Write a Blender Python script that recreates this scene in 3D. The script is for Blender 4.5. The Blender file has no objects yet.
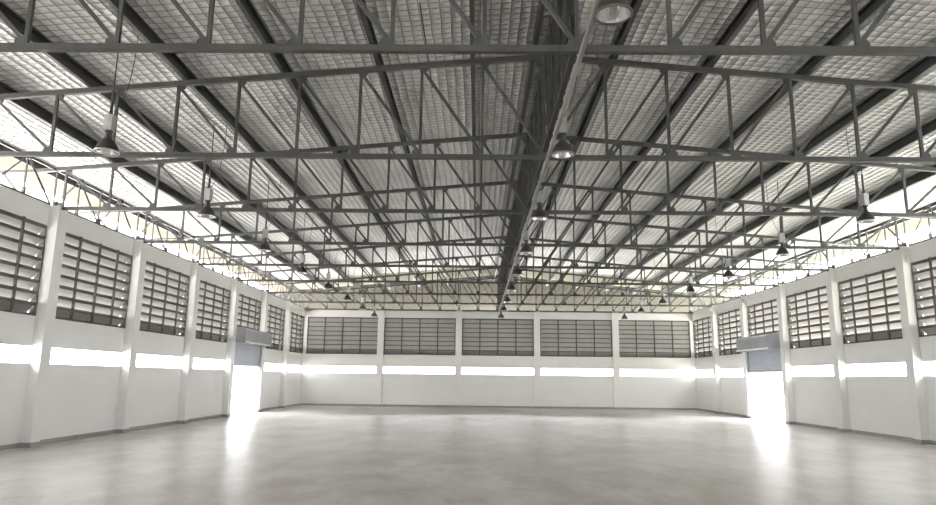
import bpy, math, random
from mathutils import Vector, Matrix
random.seed(7)
scn = bpy.context.scene
col = scn.collection

# ------------------------------------------------------------------ numbers of the place
XL, XR, YB, YF = -9.95, 12.21, 38.66, -8.48      # inner wall faces, back and front
BAY, HW, T = 3.928, 5.43, 0.2                    # bay length, wall height, wall thickness
RIDGE = 1.13
PEAK, EAVE = 7.27, 6.33                          # top chord centre line heights
SLOPE = (PEAK - EAVE) / (RIDGE - XL)
def YI(i): return YB - (6 - i) * BAY             # truss / column lines, i = -6 .. 6
def chord(x): return PEAK - SLOPE * abs(x - RIDGE)
FOIL = 0.290                                      # foil above chord centre line
ORD = ['zeroth', 'first', 'second', 'third', 'fourth', 'fifth', 'sixth', 'seventh', 'eighth', 'ninth', 'tenth']

# ------------------------------------------------------------------ materials
def mat(name, rgb, rough=0.6, metal=0.0, noise=None, bump=None, spec=0.5):
    m = bpy.data.materials.new(name); m.use_nodes = True
    nt = m.node_tree; b = nt.nodes['Principled BSDF']
    b.inputs['Base Color'].default_value = (*rgb, 1)
    b.inputs['Roughness'].default_value = rough
    b.inputs['Metallic'].default_value = metal
    b.inputs['Specular IOR Level'].default_value = spec
    tc = nt.nodes.new('ShaderNodeTexCoord')
    if noise:
        sc, amt = noise
        n = nt.nodes.new('ShaderNodeTexNoise'); n.inputs['Scale'].default_value = sc
        n.inputs['Detail'].default_value = 6; n.inputs['Roughness'].default_value = 0.6
        nt.links.new(tc.outputs['Object'], n.inputs['Vector'])
        r = nt.nodes.new('ShaderNodeValToRGB')
        r.color_ramp.elements[0].position = 0.3; r.color_ramp.elements[1].position = 0.7
        r.color_ramp.elements[0].color = (*[c * (1 - amt) for c in rgb], 1)
        r.color_ramp.elements[1].color = (*[min(1, c * (1 + amt)) for c in rgb], 1)
        nt.links.new(n.outputs['Fac'], r.inputs['Fac'])
        nt.links.new(r.outputs['Color'], b.inputs['Base Color'])
    if bump:
        sc, st = bump
        n2 = nt.nodes.new('ShaderNodeTexNoise'); n2.inputs['Scale'].default_value = sc
        n2.inputs['Detail'].default_value = 4
        nt.links.new(tc.outputs['Object'], n2.inputs['Vector'])
        bp = nt.nodes.new('ShaderNodeBump'); bp.inputs['Strength'].default_value = st
        bp.inputs['Distance'].default_value = 0.02
        nt.links.new(n2.outputs['Fac'], bp.inputs['Height'])
        nt.links.new(bp.outputs['Normal'], b.inputs['Normal'])
    return m

M = {}
M['wall'] = mat('white painted plaster', (0.80, 0.80, 0.79), 0.7, noise=(0.6, 0.03), bump=(30, 0.05))
M['skirt'] = mat('grey skirting paint', (0.30, 0.30, 0.29), 0.6, noise=(3, 0.15))
M['steel'] = mat('grey painted steel', (0.08, 0.08, 0.077), 0.5, 0.1, noise=(2.5, 0.2))
M['purlin'] = mat('galvanised purlin steel', (0.06, 0.06, 0.058), 0.45, 0.3, noise=(2.0, 0.25))
M['ridge'] = mat('dark ridge steel', (0.06, 0.06, 0.058), 0.55, 0.2, noise=(2.0, 0.2))
M['frame'] = mat('dark grey window steel', (0.10, 0.097, 0.092), 0.5, 0.2, noise=(4, 0.2))
M['slat'] = mat('grey louvre metal', (0.33, 0.322, 0.31), 0.5, 0.1, noise=(1.5, 0.08))
M['shutter'] = mat('blue grey shutter metal', (0.40, 0.43, 0.50), 0.45, 0.2, noise=(2, 0.06))
M['hood'] = mat('grey shutter hood metal', (0.38, 0.395, 0.43), 0.45, 0.3, noise=(2, 0.1))
M['lip'] = mat('white enamel', (0.85, 0.85, 0.85), 0.3)
M['alu'] = mat('spun aluminium', (0.35, 0.34, 0.32), 0.32, 0.85, noise=(6, 0.1))
M['mirror'] = mat('bright reflector', (0.85, 0.85, 0.85), 0.15, 1.0)
M['ballast'] = mat('pale grey ballast case', (0.42, 0.42, 0.40), 0.5, 0.1, noise=(8, 0.08))
M['lampdark'] = mat('dark lamp metal', (0.07, 0.07, 0.068), 0.5, 0.3)
M['black'] = mat('black cable rubber', (0.02, 0.02, 0.02), 0.6)
M['conduit'] = mat('galvanised conduit', (0.42, 0.42, 0.40), 0.4, 0.4, noise=(3, 0.12))
M['wire'] = mat('steel wire', (0.25, 0.25, 0.25), 0.4, 0.6)
M['concrete_out'] = mat('sunlit yard concrete', (0.42, 0.41, 0.395), 0.85, noise=(0.3, 0.08))
M['bounce'] = mat('white concrete apron', (0.80, 0.79, 0.78), 0.8, noise=(0.5, 0.04))
M['grass_out'] = mat('pale dry grass', (0.38, 0.385, 0.34), 0.9, noise=(0.8, 0.15))

def glass_mat():
    m = bpy.data.materials.new('lamp glass'); m.use_nodes = True
    b = m.node_tree.nodes['Principled BSDF']
    b.inputs['Base Color'].default_value = (0.9, 0.9, 0.88, 1); b.inputs['Roughness'].default_value = 0.05
    b.inputs['Transmission Weight'].default_value = 0.3
    return m
M['bulb'] = glass_mat()

def N(nt, kind, **kw):
    n = nt.nodes.new(kind)
    for k, v in kw.items(): setattr(n, k, v)
    return n
def math_node(nt, op, a, b=None):
    n = N(nt, 'ShaderNodeMath', operation=op)
    for k, v in enumerate((a, b)):
        if v is None: continue
        if isinstance(v, (int, float)): n.inputs[k].default_value = v
        else: nt.links.new(v, n.inputs[k])
    return n.outputs[0]

def foil_mat():
    """reflective insulation foil pressed through a square wire mesh"""
    m = bpy.data.materials.new('quilted foil insulation'); m.use_nodes = True
    nt = m.node_tree; b = nt.nodes['Principled BSDF']
    tc = N(nt, 'ShaderNodeTexCoord')
    nz = N(nt, 'ShaderNodeTexNoise'); nz.inputs['Scale'].default_value = 1.1; nz.inputs['Detail'].default_value = 3
    nt.links.new(tc.outputs['Object'], nz.inputs['Vector'])
    mixv = N(nt, 'ShaderNodeMixRGB', blend_type='LINEAR_LIGHT'); mixv.inputs['Fac'].default_value = 0.035
    nt.links.new(tc.outputs['Object'], mixv.inputs['Color1']); nt.links.new(nz.outputs['Color'], mixv.inputs['Color2'])
    sx = N(nt, 'ShaderNodeSeparateXYZ'); nt.links.new(mixv.outputs['Color'], sx.inputs[0])
    CX, CY = 0.165, 0.165
    u = math_node(nt, 'MULTIPLY', sx.outputs['X'], math.pi / CX)
    v = math_node(nt, 'MULTIPLY', sx.outputs['Y'], math.pi / CY)
    su = math_node(nt, 'ABSOLUTE', math_node(nt, 'SINE', u))
    sv = math_node(nt, 'ABSOLUTE', math_node(nt, 'SINE', v))
    pil = math_node(nt, 'POWER', math_node(nt, 'MULTIPLY', su, sv), 0.6)
    n3 = N(nt, 'ShaderNodeTexNoise'); n3.inputs['Scale'].default_value = 9; n3.inputs['Detail'].default_value = 3
    nt.links.new(tc.outputs['Object'], n3.inputs['Vector'])
    h = math_node(nt, 'ADD', math_node(nt, 'MULTIPLY', pil, -1.0), math_node(nt, 'MULTIPLY', n3.outputs['Fac'], 0.55))
    bp = N(nt, 'ShaderNodeBump'); bp.inputs['Strength'].default_value = 1.0; bp.inputs['Distance'].default_value = 0.075
    nt.links.new(h, bp.inputs['Height']); nt.links.new(bp.outputs['Normal'], b.inputs['Normal'])
    # mesh wire lying in the creases, sheet laps every 1.2 m, dust
    lu = math_node(nt, 'LESS_THAN', su, 0.10); lv = math_node(nt, 'LESS_THAN', sv, 0.13)
    wire = math_node(nt, 'MAXIMUM', lu, lv)
    n4 = N(nt, 'ShaderNodeTexNoise'); n4.inputs['Scale'].default_value = 0.7; n4.inputs['Detail'].default_value = 5
    nt.links.new(tc.outputs['Object'], n4.inputs['Vector'])
    rp = N(nt, 'ShaderNodeValToRGB'); rp.color_ramp.elements[0].position = 0.3; rp.color_ramp.elements[1].position = 0.65
    rp.color_ramp.elements[0].color = (0.74, 0.74, 0.72, 1); rp.color_ramp.elements[1].color = (0.92, 0.92, 0.90, 1)
    nt.links.new(n4.outputs['Fac'], rp.inputs['Fac'])
    mx = N(nt, 'ShaderNodeMixRGB'); mx.inputs['Color2'].default_value = (0.17, 0.17, 0.16, 1)
    nt.links.new(math_node(nt, 'MULTIPLY', wire, 0.9), mx.inputs['Fac']); nt.links.new(rp.outputs['Color'], mx.inputs['Color1'])
    nt.links.new(mx.outputs['Color'], b.inputs['Base Color'])
    b.inputs['Metallic'].default_value = 0.28; b.inputs['Roughness'].default_value = 0.46; b.inputs['Specular IOR Level'].default_value = 0.2
    return m
M['foil'] = foil_mat()

def ribbed_mat(name, rgb, pitch, axis='Y', trans=0.0):
    """box-profile roofing sheet seen from below"""
    m = bpy.data.materials.new(name); m.use_nodes = True
    nt = m.node_tree; b = nt.nodes['Principled BSDF']
    tc = N(nt, 'ShaderNodeTexCoord'); s = N(nt, 'ShaderNodeSeparateXYZ'); nt.links.new(tc.outputs['Object'], s.inputs[0])
    w = math_node(nt, 'SINE', math_node(nt, 'MULTIPLY', s.outputs[axis], 2 * math.pi / pitch))
    w = math_node(nt, 'MINIMUM', math_node(nt, 'MAXIMUM', math_node(nt, 'MULTIPLY', w, 2.5), -1.0), 1.0)
    bp = N(nt, 'ShaderNodeBump'); bp.inputs['Strength'].default_value = 0.6; bp.inputs['Distance'].default_value = 0.03
    nt.links.new(w, bp.inputs['Height']); nt.links.new(bp.outputs['Normal'], b.inputs['Normal'])
    n = N(nt, 'ShaderNodeTexNoise'); n.inputs['Scale'].default_value = 1.5; n.inputs['Detail'].default_value = 5
    nt.links.new(tc.outputs['Object'], n.inputs['Vector'])
    r = N(nt, 'ShaderNodeValToRGB'); r.color_ramp.elements[0].color = (*[c * 0.85 for c in rgb], 1); r.color_ramp.elements[1].color = (*rgb, 1)
    nt.links.new(n.outputs['Fac'], r.inputs['Fac']); nt.links.new(r.outputs['Color'], b.inputs['Base Color'])
    b.inputs['Roughness'].default_value = 0.8; b.inputs['Specular IOR Level'].default_value = 0.0
    if trans:
        out = nt.nodes['Material Output']
        tl = N(nt, 'ShaderNodeBsdfTranslucent'); tl.inputs['Color'].default_value = (*rgb, 1)
        ms = N(nt, 'ShaderNodeMixShader'); ms.inputs['Fac'].default_value = trans
        nt.links.new(b.outputs[0], ms.inputs[1]); nt.links.new(tl.outputs[0], ms.inputs[2]); nt.links.new(ms.outputs[0], out.inputs['Surface'])
    return m
M['sheet_left'] = ribbed_mat('cream roofing sheet', (0.25, 0.215, 0.165), 0.28)
M['sheet_right'] = ribbed_mat('pale green roofing sheet', (0.14, 0.14, 0.11), 0.28)
M['sheet_back'] = ribbed_mat('grey roofing sheet', (0.115, 0.11, 0.095), 0.28, 'X')
M['sheet_light'] = ribbed_mat('cream translucent sheet', (0.60, 0.59, 0.48), 0.28, 'Y', 0.0)

def floor_mat():
    m = bpy.data.materials.new('power floated concrete'); m.use_nodes = True
    nt = m.node_tree; b = nt.nodes['Principled BSDF']
    tc = N(nt, 'ShaderNodeTexCoord')
    mp = N(nt, 'ShaderNodeMapping'); mp.inputs['Scale'].default_value = (1.0, 0.55, 1)
    nt.links.new(tc.outputs['Object'], mp.inputs['Vector'])
    def noise(scale, det, vec=mp.outputs[0], rough=0.6):
        n = N(nt, 'ShaderNodeTexNoise'); n.inputs['Scale'].default_value = scale; n.inputs['Detail'].default_value = det
        n.inputs['Roughness'].default_value = rough; nt.links.new(vec, n.inputs['Vector']); return n.outputs['Fac']
    big = noise(0.28, 6); mid = noise(1.3, 8, rough=0.7); fine = noise(14, 4)
    r = N(nt, 'ShaderNodeValToRGB'); e = r.color_ramp.elements
    e[0].position = 0.40; e[0].color = (0.30, 0.265, 0.235, 1); e[1].position = 0.62; e[1].color = (0.70, 0.69, 0.68, 1)
    mixn = math_node(nt, 'ADD', math_node(nt, 'MULTIPLY', big, 0.55), math_node(nt, 'MULTIPLY', mid, 0.45))
    nt.links.new(mixn, r.inputs['Fac'])
    # rusty brown drag stains
    st = N(nt, 'ShaderNodeValToRGB'); st.color_ramp.elements[0].position = 0.50; st.color_ramp.elements[1].position = 0.64
    nt.links.new(noise(0.9, 7, rough=0.75), st.inputs['Fac'])
    mx = N(nt, 'ShaderNodeMixRGB'); mx.inputs['Color2'].default_value = (0.24, 0.19, 0.155, 1)
    dist = N(nt, 'ShaderNodeVectorMath', operation='DISTANCE'); sc2 = N(nt, 'ShaderNodeMapping'); sc2.inputs['Scale'].default_value = (1.0, 0.55, 0.0)
    nt.links.new(tc.outputs['Object'], sc2.inputs['Vector']); nt.links.new(sc2.outputs[0], dist.inputs[0]); dist.inputs[1].default_value = (1.2, 6.6, 0)
    ctr = N(nt, 'ShaderNodeMapRange'); ctr.inputs['From Min'].default_value = 1.0; ctr.inputs['From Max'].default_value = 6.0
    ctr.inputs['To Min'].default_value = 1.0; ctr.inputs['To Max'].default_value = 0.12; nt.links.new(dist.outputs['Value'], ctr.inputs['Value'])
    nt.links.new(math_node(nt, 'MULTIPLY', math_node(nt, 'MULTIPLY', st.outputs['Color'], 0.62), ctr.outputs[0]), mx.inputs['Fac']); nt.links.new(r.outputs['Color'], mx.inputs['Color1'])
    # saw-cut joints every 3.928 m along, 4.43 m across
    s = N(nt, 'ShaderNodeSeparateXYZ'); nt.links.new(tc.outputs['Object'], s.inputs[0])
    nt.links.new(mx.outputs['Color'], b.inputs['Base Color'])
    rr = N(nt, 'ShaderNodeMapRange'); rr.inputs['To Min'].default_value = 0.24; rr.inputs['To Max'].default_value = 0.46
    nt.links.new(mid, rr.inputs['Value']); nt.links.new(rr.outputs[0], b.inputs['Roughness'])
    bp = N(nt, 'ShaderNodeBump'); bp.inputs['Strength'].default_value = 0.12; bp.inputs['Distance'].default_value = 0.01
    nt.links.new(math_node(nt, 'ADD', mid, math_node(nt, 'MULTIPLY', fine, 0.3)), bp.inputs['Height'])
    nt.links.new(bp.outputs['Normal'], b.inputs['Normal'])
    b.inputs['Specular IOR Level'].default_value = 0.5
    return m
M['floor'] = floor_mat()

# ------------------------------------------------------------------ mesh helpers
class MB:
    def __init__(self): self.v = []; self.f = []; self.mi = []
    def add(self, vs, fs, mi=0):
        o = len(self.v); self.v += [tuple(p) for p in vs]
        self.f += [tuple(o + k for k in f) for f in fs]; self.mi += [mi] * len(fs); return self
    def box(self, x0, x1, y0, y1, z0, z1, mi=0):
        vs = [(x, y, z) for x in (x0, x1) for y in (y0, y1) for z in (z0, z1)]
        return self.add(vs, [(0, 1, 3, 2), (4, 6, 7, 5), (0, 4, 5, 1), (2, 3, 7, 6), (0, 2, 6, 4), (1, 5, 7, 3)], mi)
    def bar(self, p, q, w, h, side=(0, 1, 0), mi=0):
        """box bar from p to q; w along `side`, h across"""
        p, q = Vector(p), Vector(q); d = (q - p).normalized(); s = Vector(side)
        s = (s - d * s.dot(d)).normalized(); n = d.cross(s)
        vs = [e + s * (a * w / 2) + n * (b * h / 2) for e in (p, q) for a, b in ((-1, -1), (1, -1), (1, 1), (-1, 1))]
        return self.add(vs, [(3, 2, 1, 0), (4, 5, 6, 7), (0, 1, 5, 4), (1, 2, 6, 5), (2, 3, 7, 6), (3, 0, 4, 7)], mi)
    def angle(self, p, q, w, t, side=(0, 1, 0), up=1, mi=0):
        """L-section: a flat leg of width w and an upright leg"""
        p, q = Vector(p), Vector(q); d = (q - p).normalized(); s = Vector(side); s = (s - d * s.dot(d)).normalized(); n = d.cross(s)
        prof = [(0, 0), (w, 0), (w, t), (t, t), (t, w), (0, w)]
        vs = [e + s * (a - w / 2) + n * up * (b - w / 2) for e in (p, q) for a, b in prof]
        k = 6; fs = [tuple(range(k))[::-1], tuple(range(k, 2 * k))] + [(i, (i + 1) % k, k + (i + 1) % k, k + i) for i in range(k)]
        return self.add(vs, fs, mi)
    def extrude(self, prof, p, q, u, v, mi=0):
        """closed 2D profile swept from p to q; u, v are its axes"""
        p, q, u, v = Vector(p), Vector(q), Vector(u), Vector(v); k = len(prof)
        vs = [e + u * a + v * b for e in (p, q) for a, b in prof]
        fs = [tuple(range(k))[::-1], tuple(range(k, 2 * k))] + [(i, (i + 1) % k, k + (i + 1) % k, k + i) for i in range(k)]
        return self.add(vs, fs, mi)
    def lathe(self, prof, n=28, mi=0, c=(0, 0, 0)):
        vs = []; fs = []
        for r, z in prof:
            for k in range(n):
                a = 2 * math.pi * k / n; vs.append((c[0] + r * math.cos(a), c[1] + r * math.sin(a), c[2] + z))
        for j in range(len(prof) - 1):
            for k in range(n):
                k2 = (k + 1) % n; fs.append((j * n + k, j * n + k2, (j + 1) * n + k2, (j + 1) * n + k))
        return self.add(vs, fs, mi)
    def tube(self, pts, r, n=8, mi=0):
        pts = [Vector(p) for p in pts]; vs = []; fs = []
        for i, p in enumerate(pts):
            d = (pts[min(i + 1, len(pts) - 1)] - pts[max(i - 1, 0)]).normalized()
            a = Vector((0, 0, 1)) if abs(d.z) < 0.9 else Vector((1, 0, 0)); s = d.cross(a).normalized(); t = d.cross(s)
            vs += [p + (s * math.cos(2 * math.pi * k / n) + t * math.sin(2 * math.pi * k / n)) * r for k in range(n)]
        for i in range(len(pts) - 1):
            for k in range(n):
                k2 = (k + 1) % n; fs.append((i * n + k, i * n + k2, (i + 1) * n + k2, (i + 1) * n + k))
        fs += [tuple(range(n)), tuple(range((len(pts) - 1) * n, len(pts) * n))]
        return self.add(vs, fs, mi)
    def mesh(self, name, mats, smooth=False):
        me = bpy.data.meshes.new(name); me.from_pydata(self.v, [], self.f)
        for m in (mats if isinstance(mats, (list, tuple)) else [mats]): me.materials.append(m)
        for p, i in zip(me.polygons, self.mi): p.material_index = i
        if smooth:
            for p in me.polygons: p.use_smooth = True
            try: me.set_sharp_from_angle(angle=math.radians(40))
            except Exception: pass
        me.validate(); me.update()
        import bmesh
        bm = bmesh.new(); bm.from_mesh(me); bmesh.ops.recalc_face_normals(bm, faces=bm.faces); bm.to_mesh(me); bm.free()
        return me
    def build(self, name, mats, parent=None, smooth=False):
        return link(name, self.mesh(name, mats, smooth), parent)

def link(name, data, parent=None, loc=None):
    o = bpy.data.objects.new(name, data); col.objects.link(o)
    if parent: o.parent = parent
    if loc: o.location = loc
    return o
def tag(o, label, cat, group=None, kind=None):
    o['label'] = label; o['category'] = cat
    if group: o['group'] = group
    if kind: o['kind'] = kind
    return o
def thing(name, loc, label, cat, group=None, rz=0.0, kind=None):
    o = link(name, None, None, loc); o.rotation_euler = (0, 0, rz); o.empty_display_size = 0.2
    return tag(o, label, cat, group, kind)
def struct(o, label, cat): return tag(o, label, cat, None, 'structure')
def copy_tree(o, parent=None):
    c = o.copy(); col.objects.link(c)
    if parent: c.parent = parent
    for ch in list(o.children): copy_tree(ch, c)
    return c

def wall_mesh(us, vs, solid, place, t):
    """plate with openings: cells of a grid, faces only where solid meets void"""
    b = MB(); idx = {}
    def P(i, j, k):
        key = (i, j, k)
        if key not in idx: idx[key] = len(b.v); b.v.append(place(us[i], vs[j], -t * k))
        return idx[key]
    nu, nv = len(us) - 1, len(vs) - 1
    S = lambda i, j: 0 <= i < nu and 0 <= j < nv and solid((us[i] + us[i + 1]) / 2, (vs[j] + vs[j + 1]) / 2)
    for i in range(nu):
        for j in range(nv):
            if not S(i, j): continue
            for k in (0, 1): b.f.append((P(i, j, k), P(i + 1, j, k), P(i + 1, j + 1, k), P(i, j + 1, k)))
            for di, dj, e in ((-1, 0, ((i, j), (i, j + 1))), (1, 0, ((i + 1, j), (i + 1, j + 1))), (0, -1, ((i, j), (i + 1, j))), (0, 1, ((i, j + 1), (i + 1, j + 1)))):
                if not S(i + di, j + dj):
                    (a0, a1), (c0, c1) = e; b.f.append((P(a0, a1, 0), P(c0, c1, 0), P(c0, c1, 1), P(a0, a1, 1)))
    b.mi = [0] * len(b.f); return b

# ------------------------------------------------------------------ shell
fl = MB().box(XL - T, XR + T, YF - T, YB + T, -0.15, 0.0).build('floor', M['floor'])
struct(fl, 'smooth pale grey concrete floor of the empty hall, stained brown in the middle', 'floor')

SLIT = (1.81, 2.19); WIN = (2.86, 4.94); DOORH = 2.86
COLW, COLP = 0.35, 0.23
def opening(i): return YI(i) + COLW + 0.01, YI(i + 1) - 0.02
def side_solid(first_window):
    def solid(u, v):
        for i in range(-6, 6):
            a, c = opening(i)
            if a < u < c:
                if SLIT[0] < v < SLIT[1]: return False
                if i >= first_window and WIN[0] < v < WIN[1]: return False
                if i == 3 and v < DOORH: return False
        return True
    return solid
us = [YF]
for i in range(-6, 6): us += list(opening(i))
us = sorted(set(us + [YB + T])); us[0] = YF - T
vs = [0, SLIT[0], SLIT[1], WIN[0], WIN[1], HW]
wl = wall_mesh(us, vs, side_solid(-1), lambda u, v, w: (XL + w, u, v), T).build('wall_left', M['wall'])
struct(wl, 'white left wall with louvre windows, a long slit and a shutter door', 'wall')
wr = wall_mesh(us, vs, side_solid(0), lambda u, v, w: (XR - w, u, v), T).build('wall_right', M['wall'])
struct(wr, 'white right wall with louvre windows, a long slit and a shutter door', 'wall')
BW = (XR - XL) / 5
def back_open(j): return XL + j * BW + (0.25 if j == 0 else 0.18), XL + (j + 1) * BW - (0.25 if j == 4 else 0.18)
ub = [XL]
for j in range(5): ub += list(back_open(j))
ub += [XR]
def back_solid(u, v):
    for j in range(5):
        a, c = back_open(j)
        if a < u < c and (SLIT[0] < v < SLIT[1] or WIN[0] < v < WIN[1]): return False
    return True
wb = wall_mesh(ub, vs, back_solid, lambda u, v, w: (u, YB - w, v), T).build('wall_back', M['wall'])
struct(wb, 'white back wall with five louvre windows over a long bright slit', 'wall')
wf = MB().box(XL, XR, YF - T, YF, 0, EAVE + 0.2).build('wall_front', M['wall'])
struct(wf, 'plain white wall behind the camera', 'wall')

# pilasters with a grey painted foot
def pilaster(name, x0, x1, y0, y1, label):
    o = MB().box(x0, x1, y0, y1, 0.105, HW - 0.01).build(name, M['wall']); struct(o, label, 'column')
    e = 0.006
    MB().box(x0 - e, x1 + e, y0 - e, y1 + e, 0, 0.105).build('column_foot', M['skirt'], o)
for i in range(-5, 6):
    for side in ('left', 'right'):
        if (side == 'left' and i < -1) or (side == 'right' and i < 0): continue
        n = i + 1 if side == 'left' else i
        lab = f'white {side} wall column, {ORD[n] if n else "nearest one, just out of view"} from the camera'
        if side == 'left': lab = f'white column on the left wall, {ORD[i + 2]} from the camera'
        else: lab = f'white column on the right wall, {ORD[i + 1]} from the camera'
        if side == 'left': pilaster('column', XL, XL + COLP, YI(i), YI(i) + COLW, lab)
        else: pilaster('column', XR - COLP, XR, YI(i), YI(i) + COLW, lab)
for j in range(1, 5):
    x = XL + j * BW
    pilaster('column', x - 0.175, x + 0.175, YB - 0.14, YB, f'white column on the back wall, {ORD[j]} from its left corner')

# skirting
def skirting(name, label, segs):
    b = MB()
    for s in segs: b.box(*s, 0, 0.10)
    struct(b.build(name, M['skirt']), label, 'baseboard')
for side in ('left', 'right'):
    segs = []
    for i in range(-6, 6):
        if i == 3: continue
        x0, x1 = (XL, XL + 0.015) if side == 'left' else (XR - 0.015, XR)
        segs.append((x0, x1, YI(i) + COLW + 0.01, YI(i + 1) - 0.01))
    skirting('baseboard_' + side, f'grey painted skirting band along the {side} wall', segs)
skirting('baseboard_back', 'grey painted skirting band along the back wall',
         [(XL + j * BW + (0.19 if j else 0.02), XL + (j + 1) * BW - (0.19 if j < 4 else 0.02), YB - 0.015, YB) for j in range(5)])

# ------------------------------------------------------------------ louvre windows (local x along wall, y inward, z up from sill)
def louvre_window(width, gap, lip):
    h = WIN[1] - WIN[0]; root = link('window_1', None)
    f = MB(); d0, d1 = -0.12, 0.012
    f.box(-width / 2, -width / 2 + 0.05, d0, d1, 0, h).box(width / 2 - 0.05, width / 2, d0, d1, 0, h)
    f.box(-width / 2 + 0.05, width / 2 - 0.05, d0, d1, 0, 0.05).box(-width / 2 + 0.05, width / 2 - 0.05, d0, d1, h - 0.05, h)
    f.build('window_frame', M['frame'], root)
    s = MB(); n = 8; pitch = (h - 0.06) / n
    for k in range(n):
        zc = 0.03 + pitch * (k + 0.5); dz = pitch * 0.53
        a, b = -width / 2 + gap, width / 2 - gap
        # blade: inner edge high, outer edge low, folded inner lip coloured dark to stand for its shade
        prof = [(0.03, dz), (0.04, dz - 0.012), (-0.21, -dz - 0.012), (-0.22, -dz)]
        s.extrude(prof, (a, 0, zc), (b, 0, zc), (0, 1, 0), (0, 0, 1))
        s.box(a, b, 0.03, 0.042, zc + dz - lip, zc + dz + 0.004, 1)
    s.build('louvre_slats', [M['slat'], M['frame']], root)
    for k in (1, 2, 3):
        x = -width / 2 + width * k / 4
        MB().box(x - 0.03, x + 0.03, 0.042, 0.085, 0.0, h).build('mullion', M['frame'], root)
    return root
SW = opening(0)[1] - opening(0)[0]
proto_side = louvre_window(SW, 0.075, 0.075); proto_back = louvre_window(back_open(1)[1] - back_open(1)[0], 0.045, 0.04)
wn = 0
def put_window(proto, used, loc, rz, label):
    global wn
    wn += 1
    o = proto if not used else copy_tree(proto)
    o.name = f'window_{wn}'; o.location = loc; o.rotation_euler = (0, 0, rz)
    struct(o, label, 'window')
k = 0
for i in range(-1, 6):
    y = sum(opening(i)) / 2
    put_window(proto_side, k, (XL, y, WIN[0]), -math.pi / 2,
               'grey louvre window above the shutter door on the left wall' if i == 3 else f'grey louvre window on the left wall, {ORD[i + 2]} from the camera'); k += 1
for i in range(0, 6):
    y = sum(opening(i)) / 2
    put_window(proto_side, 1, (XR, y, WIN[0]), math.pi / 2,
               'grey louvre window above the shutter door on the right wall' if i == 3 else f'grey louvre window on the right wall, {ORD[i + 1]} from the camera')
for j in range(5):
    a, c = back_open(j)
    put_window(proto_back, 1 if j != 1 else 0, ((a + c) / 2, YB, WIN[0]), math.pi,
               f'wide grey louvre window on the back wall, {ORD[j + 1]} from its left corner')

# ------------------------------------------------------------------ roller shutter doors
def shutter_door(name, x, rz, label):
    y0, y1 = YI(3) + COLW, YI(4); w = y1 - y0 - 0.02
    root = thing(name, (x, (y0 + y1) / 2, 0), label, 'door', None, rz, 'structure')
    # local: x along wall, y inward
    c = MB(); zb, zt, n = 2.05, 2.95, 12
    prof = []
    for k in range(n):
        z0 = zb + (zt - zb) * k / n; z1 = zb + (zt - zb) * (k + 1) / n
        prof += [(0.12, z0), (0.135, z0 + 0.02), (0.135, z1 - 0.02), (0.12, z1 - 0.002)]
    prof += [(0.10, zt), (0.10, zb)]
    c.extrude(prof, (-w / 2 + 0.05, 0, 0), (w / 2 - 0.05, 0, 0), (0, 1, 0), (0, 0, 1)); c.build('shutter_curtain', M['shutter'], root)
    MB().box(-w / 2 + 0.05, w / 2 - 0.05, 0.09, 0.15, 1.98, 2.05).build('bottom_rail', M['hood'], root)
    hd = MB(); hp = [(0.09, 2.92), (0.55, 2.92), (0.60, 2.97), (0.60, 3.40), (0.50, 3.50), (0.09, 3.50)]
    hd.extrude(hp, (-w / 2, 0, 0), (w / 2, 0, 0), (0, 1, 0), (0, 0, 1)); h = hd.build('shutter_hood', M['hood'], root)
    for s in (-1, 1):
        MB().extrude([(a * 1.0, b) for a, b in [(0.085, 2.9), (0.61, 2.9), (0.61, 3.42), (0.51, 3.52), (0.085, 3.52)]],
                     (s * w / 2 - 0.008, 0, 0), (s * w / 2 + 0.008, 0, 0), (0, 1, 0), (0, 0, 1)).build('end_plate', M['hood'], h)
    MB().box(-w / 2 + 0.3, w / 2 - 0.02, 0.58, 0.64, 2.90, 2.955).build('white_lip', M['lip'], h)
    for s in (-1, 1):
        g = MB(); xg = s * (w / 2 - 0.03)
        g.extrude([(-0.03, 0.07), (0.03, 0.07), (0.03, 0.17), (-0.03, 0.17)], (xg, 0, 0), (xg, 0, 2.92), (1, 0, 0), (0, 1, 0))
        g.build('guide_rail', M['hood'], root)
shutter_door('door_1', XL, -math.pi / 2, 'half-raised blue-grey roller shutter door in the left wall')
shutter_door('door_2', XR, math.pi / 2, 'half-raised blue-grey roller shutter door in the right wall')

# ------------------------------------------------------------------ roof skin
def slab(name, m, xs, y0, y1, dz, t=0.03):
    b = MB(); p = [(x, chord(x) + dz) for x in xs]; q = [(x, z + t) for x, z in p][::-1]
    b.extrude(p + q, (0, y0, 0), (0, y1, 0), (1, 0, 0), (0, 0, 1)); return b.build(name, m)
YE = 35.6
struct(slab('ceiling', M['foil'], [XL - 0.55, RIDGE, XR + 0.55], YF - T, YE, FOIL), 'silver quilted foil insulation held by wire mesh under the roof', 'ceiling')
struct(slab('roof_end_bay', M['sheet_light'], [XL - 0.55, RIDGE, XR + 0.55], YE, YB + 0.6, FOIL + 0.005), 'cream roofing sheet without foil over the last bay by the back wall', 'roof')
struct(slab('roof_canopy_back', M['sheet_back'], [XL - 3.5, RIDGE, XR + 3.5], YB + 0.6, 60.0, FOIL), 'grey roof sheet running on beyond the back wall', 'roof')
struct(slab('roof_eave_left', M['sheet_left'], [XL - 1.8, XL - 0.55], YF - T, YB + 0.58, FOIL - 0.03), 'cream eave sheet overhanging outside the left wall', 'roof')
struct(slab('roof_eave_right', M['sheet_right'], [XR + 0.55, XR + 1.8], YF - T, YB + 0.58, FOIL - 0.03), 'pale green eave sheet overhanging outside the right wall', 'roof')

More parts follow.
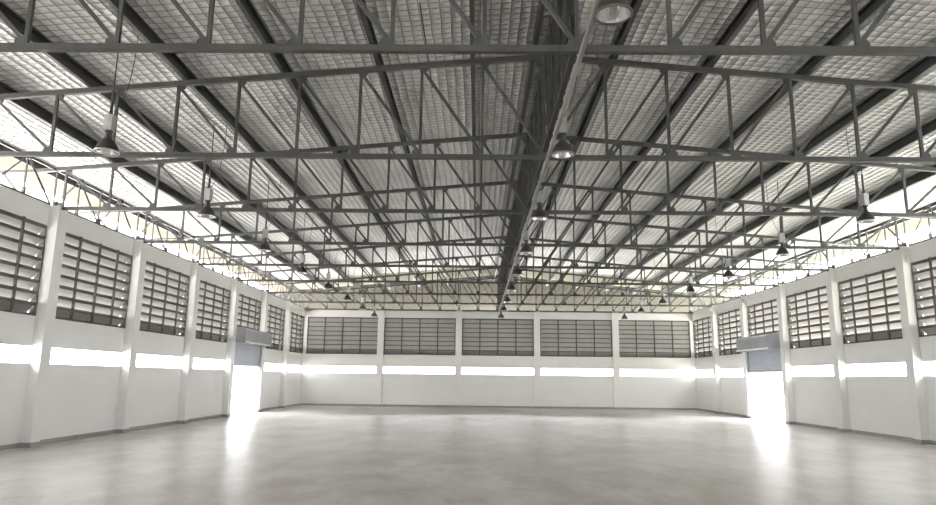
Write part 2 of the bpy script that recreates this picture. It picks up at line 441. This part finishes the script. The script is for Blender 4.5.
# ------------------------------------------------------------------ roof trusses
PITCH = 1.085; BZ = 5.385
nodes = [RIDGE + PITCH * k for k in range(-10, 11)]
def make_truss():
    root = link('roof_truss', None)
    MB().box(XL + 0.02, XR - 0.02, -0.04, 0.04, BZ - 0.04, BZ + 0.04).build('bottom_chord', M['steel'], root)
    for s in (-1, 1):
        xe = XL - 0.5 if s < 0 else XR + 0.5
        MB().bar((RIDGE, 0, PEAK), (xe, 0, chord(xe)), 0.075, 0.09).build('top_chord', M['steel'], root)
        xo = XL - 1.75 if s < 0 else XR + 1.75
        MB().bar((xe, 0, chord(xe)), (xo, 0, chord(xo) + 0.06), 0.06, 0.07).build('outrigger', M['steel'], root)
        xw = XL - T - 0.02 if s < 0 else XR + T + 0.02
        xk = XL - 1.3 if s < 0 else XR + 1.3
        MB().bar((xw, 0, 5.0), (xk, 0, chord(xk) + 0.02), 0.05, 0.05).build('knee_brace', M['steel'], root)
    for k, x in enumerate(nodes):
        MB().bar((x, 0, BZ), (x, 0, chord(x)), 0.048, 0.048).build('web_post', M['steel'], root)
    for k in range(10):
        for s in (-1, 1):
            xo, xi = RIDGE + s * PITCH * (10 - k), RIDGE + s * PITCH * (9 - k)
            MB().angle((xo, 0.012, chord(xo) - 0.05), (xi, 0.012, BZ + 0.05), 0.05, 0.010).build('web_diagonal', M['steel'], root)
    for k, x in enumerate(nodes):
        s = 1 if x > RIDGE + 0.1 else -1
        g = MB()
        if abs(x - RIDGE) < 0.1: pr = [(-0.14, 0.035), (0.14, 0.035), (0.08, 0.16), (-0.08, 0.16)]
        else: pr = [(-0.024, 0.035), (0.14, 0.035), (0.14, 0.09), (0.10, 0.14), (-0.024, 0.14)]
        g.extrude([(s * a, b) for a, b in pr], (x, -0.012, BZ), (x, 0.012, BZ), (1, 0, 0), (0, 0, 1)); g.build('gusset_plate', M['steel'], root)
        g = MB(); z = chord(x)
        pr = [(-0.11, -0.04), (0.04, -0.04), (0.03, -0.14), (-0.05, -0.14), (-0.11, -0.09)]
        if abs(x - RIDGE) < 0.1: pr = [(-0.2, -0.06), (0.2, -0.06), (0.08, -0.2), (-0.08, -0.2)]
        g.extrude([(s * a, b) for a, b in pr], (x, -0.012, z), (x, 0.012, z), (1, 0, 0), (0, 0, 1)); g.build('gusset_plate', M['steel'], root)
    return root
t0 = make_truss()
for k, i in enumerate(range(-2, 7)):
    o = t0 if k == 0 else copy_tree(t0)
    o.location = (0, YI(i) + (0.12 if i < 6 else -0.1), 0)
    if k == 0: lab = 'grey steel roof truss nearest the camera, bottom chord crossing the top'
    elif i == 6: lab = 'farthest grey steel roof truss, standing along the top of the back wall'
    else: lab = f'grey steel roof truss spanning the hall, {ORD[k + 1]} from the camera'
    tag(o, lab, 'roof truss', 'roof trusses')

# ------------------------------------------------------------------ purlins
def make_purlin(x, dx):
    """C section standing on the top chords, open towards the ridge"""
    s = 1 if x < RIDGE else -1
    b = MB(); t = 0.012; h, w = 0.23, 0.075
    prof = [(0, 0), (w, 0), (w, 0.03), (w - t, 0.03), (w - t, t), (t, t), (t, h - t), (w - t, h - t), (w - t, h - 0.03), (w, h - 0.03), (w, h), (0, h)]
    b.extrude([(s * (a - w / 2), c) for a, c in prof], (0, YF, 0), (0, YB + 1.5, 0), (1, 0, 0), (0, 0, 1))
    return b
pp = {}
offs = [(0.17, 'closest'), (1.27, None), (2.95, None), (4.65, None), (6.4, None), (8.1, None), (9.75, None), (11.55, 'eave')]
for s, sn in ((-1, 'left'), (1, 'right')):
    for k, (d, what) in enumerate(offs):
        if what == 'eave': d = 11.6
        x = RIDGE + s * d
        if s not in pp:
            pp[s] = make_purlin(-5 if s < 0 else 5, 0).mesh('purlin', M['purlin'])
        o = link('purlin', pp[s], None, (x, 0, chord(x) + 0.05 + 0.03 * 0))
        if what == 'closest': lab = f'dark steel purlin running along the {sn} side of the ridge'
        elif what == 'eave': lab = f'outermost steel purlin on the {sn}, outside above the wall top'
        else: lab = f'long dark steel purlin under the foil roof, {ORD[k]} to the {sn} of the ridge pair'
        tag(o, lab, 'purlin', 'purlins under the roof')

# ------------------------------------------------------------------ ridge lattice between the king posts
def make_ridge():
    root = link('ridge_truss', None); L = BAY - 0.10; x = 0
    for z, w in ((5.50, 0.07), (5.95, 0.05), (6.45, 0.05), (7.10, 0.08)):
        MB().bar((x, 0.05, z), (x, L, z), w, w, (1, 0, 0)).build('rail', M['ridge'], root)
    n = 4
    for k in range(n):
        a, c = 0.05 + (L - 0.05) * k / n, 0.05 + (L - 0.05) * (k + 1) / n; m = (a + c) / 2
        MB().bar((x - 0.03, a, 5.5), (x - 0.03, m, 7.1), 0.045, 0.045, (1, 0, 0)).build('web_diagonal', M['ridge'], root)
        MB().bar((x - 0.03, m, 7.1), (x - 0.03, c, 5.5), 0.045, 0.045, (1, 0, 0)).build('web_diagonal', M['ridge'], root)
        if k: MB().bar((x + 0.03, a, 5.5), (x + 0.03, a, 7.1), 0.05, 0.05, (1, 0, 0)).build('web_post', M['ridge'], root)
        MB().bar((x + 0.03, m, 5.5), (x + 0.03, m, 7.1), 0.05, 0.05, (1, 0, 0)).build('web_post', M['ridge'], root)
    return root
r0 = make_ridge()
for k, i in enumerate(range(-2, 6)):
    o = r0 if k == 0 else copy_tree(r0)
    o.location = (RIDGE, YI(i) + 0.17, 0)
    tag(o, f'dark ridge lattice between the {ORD[k + 1]} and {ORD[k + 2]} roof trusses from the camera', 'truss', 'ridge lattices')

# ------------------------------------------------------------------ eave lattices on the side walls
def make_eave():
    root = link('eave_truss', None); B0, TT = HW + 0.035, EAVE - 0.01
    L = BAY - 0.09
    MB().bar((0, 0.0, B0), (0, L, B0), 0.05, 0.045, (1, 0, 0)).build('bottom_chord', M['steel'], root)
    MB().bar((0, 0.0, TT), (0, L, TT), 0.04, 0.04, (1, 0, 0)).build('top_chord', M['steel'], root)
    q = L / 4
    for k in range(4):
        a, c = (B0, TT) if k % 2 == 0 else (TT, B0)
        MB().angle((0, q * k + 0.03, a), (0, q * (k + 1), c), 0.034, 0.008, (1, 0, 0)).build('web_diagonal', M['steel'], root)
    for k in (0.02, 1, 2, 3):
        MB().bar((0, q * k, B0), (0, q * k, TT), 0.032, 0.032, (1, 0, 0)).build('web_post', M['steel'], root)
    for k in (1, 3):
        MB().box(-0.06, 0.06, q * k - 0.06, q * k + 0.06, TT - 0.06, TT + 0.06).build('gusset_plate', M['steel'], root)
        MB().box(-0.035, 0.035, q * k - 0.035, q * k + 0.035, HW + 0.06, HW + 0.19).build('foot', M['steel'], root)
    for k in (0.06, 2):
        MB().extrude([(-0.13, 0), (0.13, 0), (0.07, 0.13), (-0.07, 0.13)], (-0.012, q * k + 0.1 * (k < 1), HW + 0.03), (0.012, q * k + 0.1 * (k < 1), HW + 0.03), (0, 1, 0), (0, 0, 1)).build('gusset_plate', M['steel'], root)
    return root
e0 = make_eave(); used = False
for s, sn, x in ((-1, 'left', XL - 0.05), (1, 'right', XR + 0.05)):
    for i in range(-1 if s < 0 else 0, 6):
        o = e0 if not used else copy_tree(e0); used = True
        o.location = (x, YI(i) + 0.17, 0)
        n = i + 2 if s < 0 else i + 1
        tag(o, f'zigzag steel eave lattice on top of the {sn} wall, {ORD[n]} bay from the camera', 'truss', 'eave lattices')

# ------------------------------------------------------------------ conduit under the ridge
cb = MB().box(1.14, 1.185, YI(-2) - 1.6, YB - 0.3, BZ - 0.125, BZ - 0.055); tag(cb.build('cable_conduit', M['conduit']), 'pale galvanised cable conduit running the length of the hall under the ridge', 'conduit')

# ------------------------------------------------------------------ high bay lamps (origin at the rim of the bell)
def make_lamp(rod_top):
    root = link('pendant_lamp', None)
    bell = [(0.1729, 0.0), (0.1784, 0.006), (0.1729, 0.014), (0.162, 0.055), (0.1411, 0.11), (0.1092, 0.16), (0.07735, 0.195), (0.062, 0.21)]
    inner = [(0.058, 0.20), (0.0728, 0.187), (0.1047, 0.152), (0.1347, 0.105), (0.1547, 0.052), (0.1656, 0.012), (0.1693, 0.002)]
    b = MB().lathe(bell + [(0, 0.212)], 32, 0); r = b.build('reflector', M['lampdark'], root, True)
    MB().lathe(inner[::-1] + [(0, 0.201)], 32).build('reflector_lining', M['mirror'], r, True)
    MB().lathe([(0.1665, -0.006), (0.1865, -0.006), (0.1865, 0.012), (0.1665, 0.012), (0.1665, -0.006)], 32).build('rim', M['alu'], r, True)
    MB().lathe([(0.0, 0.03), (0.025, 0.035), (0.042, 0.065), (0.045, 0.10), (0.03, 0.15), (0.02, 0.2)], 16).build('bulb', M['bulb'], root, True)
    MB().lathe([(0.0, 0.212), (0.05, 0.212), (0.055, 0.235), (0.042, 0.25), (0.042, 0.315), (0.06, 0.32), (0.06, 0.345), (0.0, 0.345)], 20).build('lamp_neck', M['lampdark'], root, True)
    MB().box(-0.07, 0.07, -0.055, 0.055, 0.345, 0.60).build('ballast_box', M['ballast'], root)
    MB().lathe([(0.0, 0.60), (0.03, 0.60), (0.03, 0.66), (0.022, 0.67), (0.022, 1.02), (0.012, 1.03), (0.0, 1.03)], 12).build('stem', M['lampdark'], root, True)
    return root
def lamp_rest(root, top, flip=1):
    MB().tube([(0, 0, 1.02), (0, 0, top)], 0.009, 6).build('suspension_rod', M['lampdark'], root)
    pts = []
    for k in range(13):
        u = k / 12; pts.append((flip * (0.03 + 0.28 * math.sin(u * math.pi * 0.5)), 0.02, 0.62 + (top - 0.62) * u - 0.25 * math.sin(u * math.pi)))
    MB().tube(pts, 0.006, 5).build('supply_cable', M['black'], root)
l0 = make_lamp(0); used = False
rows = [('left', -5.78, 1), ('centre', 1.275, 0), ('right', 8.1, 2)]
for rn, x, first in rows:
    n = 0
    for k in range(first, 9):
        n += 1
        y = 6.0 + 3.95 * k; z = (5.05, 4.98)[k] if k < 2 else 4.91
        if abs(y - YI(-2)) < 0.2: y -= 0.2
        o = l0 if not used else copy_tree_base if False else (l0 if not used else None)
        if o is None:
            o = l0.copy(); col.objects.link(o)
            for ch in base_parts:
                c = ch.copy(); col.objects.link(c); c.parent = o
                for g in ch.children:
                    d = g.copy(); col.objects.link(d); d.parent = c
        else:
            base_parts = list(l0.children); used = True
        o.location = (x, y, z); o.rotation_euler = (0, 0, random.uniform(-0.4, 0.4))
        lamp_rest(o, chord(x) + (0.045 if rn == 'centre' else FOIL) - z, 1 if rn != 'right' else -1)
        lab = {'left': 'the row left of the ridge', 'centre': 'the row under the ridge conduit', 'right': 'the row right of the ridge'}[rn]
        pos = 'nearest the camera' if n == 1 else ('farthest, before the back wall' if k == 8 else f'{ORD[n]} from the camera')
        tag(o, f'bell-shaped high bay lamp in {lab}, {pos}', 'lamp', 'high bay lamps')

# loose cables under the foil
def cable(pts, label):
    tag(MB().tube(pts, 0.010, 6).build('loose_cable', M['black']), label, 'cable')
zf = lambda x: chord(x) + FOIL - 0.05
cable([(-0.95 + 0.0 * k, 9.6 + 0.75 * k, zf(-0.95) - 0.02 - 0.12 * (k / 4) ** 2 * 0.4) for k in range(5)], 'thin black cable sagging under the foil left of the ridge, behind the nearest truss')

# ------------------------------------------------------------------ outside
g = MB().box(-90, 13.2, -60, 120, -0.3, -0.16).build('ground_yard', M['concrete_out']); struct(g, 'sunlit concrete yard outside the hall', 'ground')
g = MB().box(13.2, 110, -60, 120, -0.3, -0.155).build('ground_lawn', M['grass_out']); struct(g, 'pale sunlit grass outside the right wall', 'ground')

g = MB().box(XR + T + 0.05, 19.0, YI(3) - 3, YI(4) + 3, -0.154, -0.08).build('ground_bounce', M['bounce']); struct(g, 'bright white concrete apron slab added outside the right shutter door for extra light', 'ground')  # added slab, throws more sunlight in through the right door
w = bpy.data.worlds.new('sky'); scn.world = w; w.use_nodes = True
bg = w.node_tree.nodes['Background']; bg.inputs['Color'].default_value = (0.98, 0.98, 0.985, 1); bg.inputs['Strength'].default_value = 1.0
sl = bpy.data.lights.new('sun', 'SUN'); sl.energy = 5.0; sl.angle = math.radians(1.0); sl.color = (1.0, 0.97, 0.93)
so = bpy.data.objects.new('sun', sl); col.objects.link(so); so.location = (0, 0, 30)
d = Vector((-0.25, 0.25, -1.0)); so.rotation_euler = d.to_track_quat('-Z', 'Y').to_euler()

# ------------------------------------------------------------------ camera
f_px, pitch, yaw, roll = 676.655, 0.18350, -0.01605, 0.0119
cd = bpy.data.cameras.new('camera'); cam = bpy.data.objects.new('camera', cd); col.objects.link(cam)
cd.sensor_fit = 'HORIZONTAL'; cd.sensor_width = 36.0; cd.lens = 36.0 * f_px / 936.0; cd.clip_start = 0.05; cd.clip_end = 500
cy, sy = math.cos(yaw), math.sin(yaw)
F = Vector((sy * math.cos(pitch), cy * math.cos(pitch), math.sin(pitch))); R = Vector((cy, -sy, 0)); U = R.cross(F)
R2 = R * math.cos(roll) + U * math.sin(roll); U2 = -R * math.sin(roll) + U * math.cos(roll)
cam.matrix_world = Matrix(((R2.x, U2.x, -F.x, 0), (R2.y, U2.y, -F.y, 0), (R2.z, U2.z, -F.z, 1.6), (0, 0, 0, 1)))
scn.camera = cam

scn.view_settings.view_transform = 'Standard'; scn.view_settings.look = 'None'
scn.view_settings.gamma = 1.0; scn.view_settings.use_curve_mapping = False
scn.view_settings.exposure = 3.8
scn.cycles.max_bounces = 14; scn.cycles.diffuse_bounces = 9; scn.cycles.glossy_bounces = 5
scn.cycles.use_denoising = True
scn.cycles.sample_clamp_indirect = 0
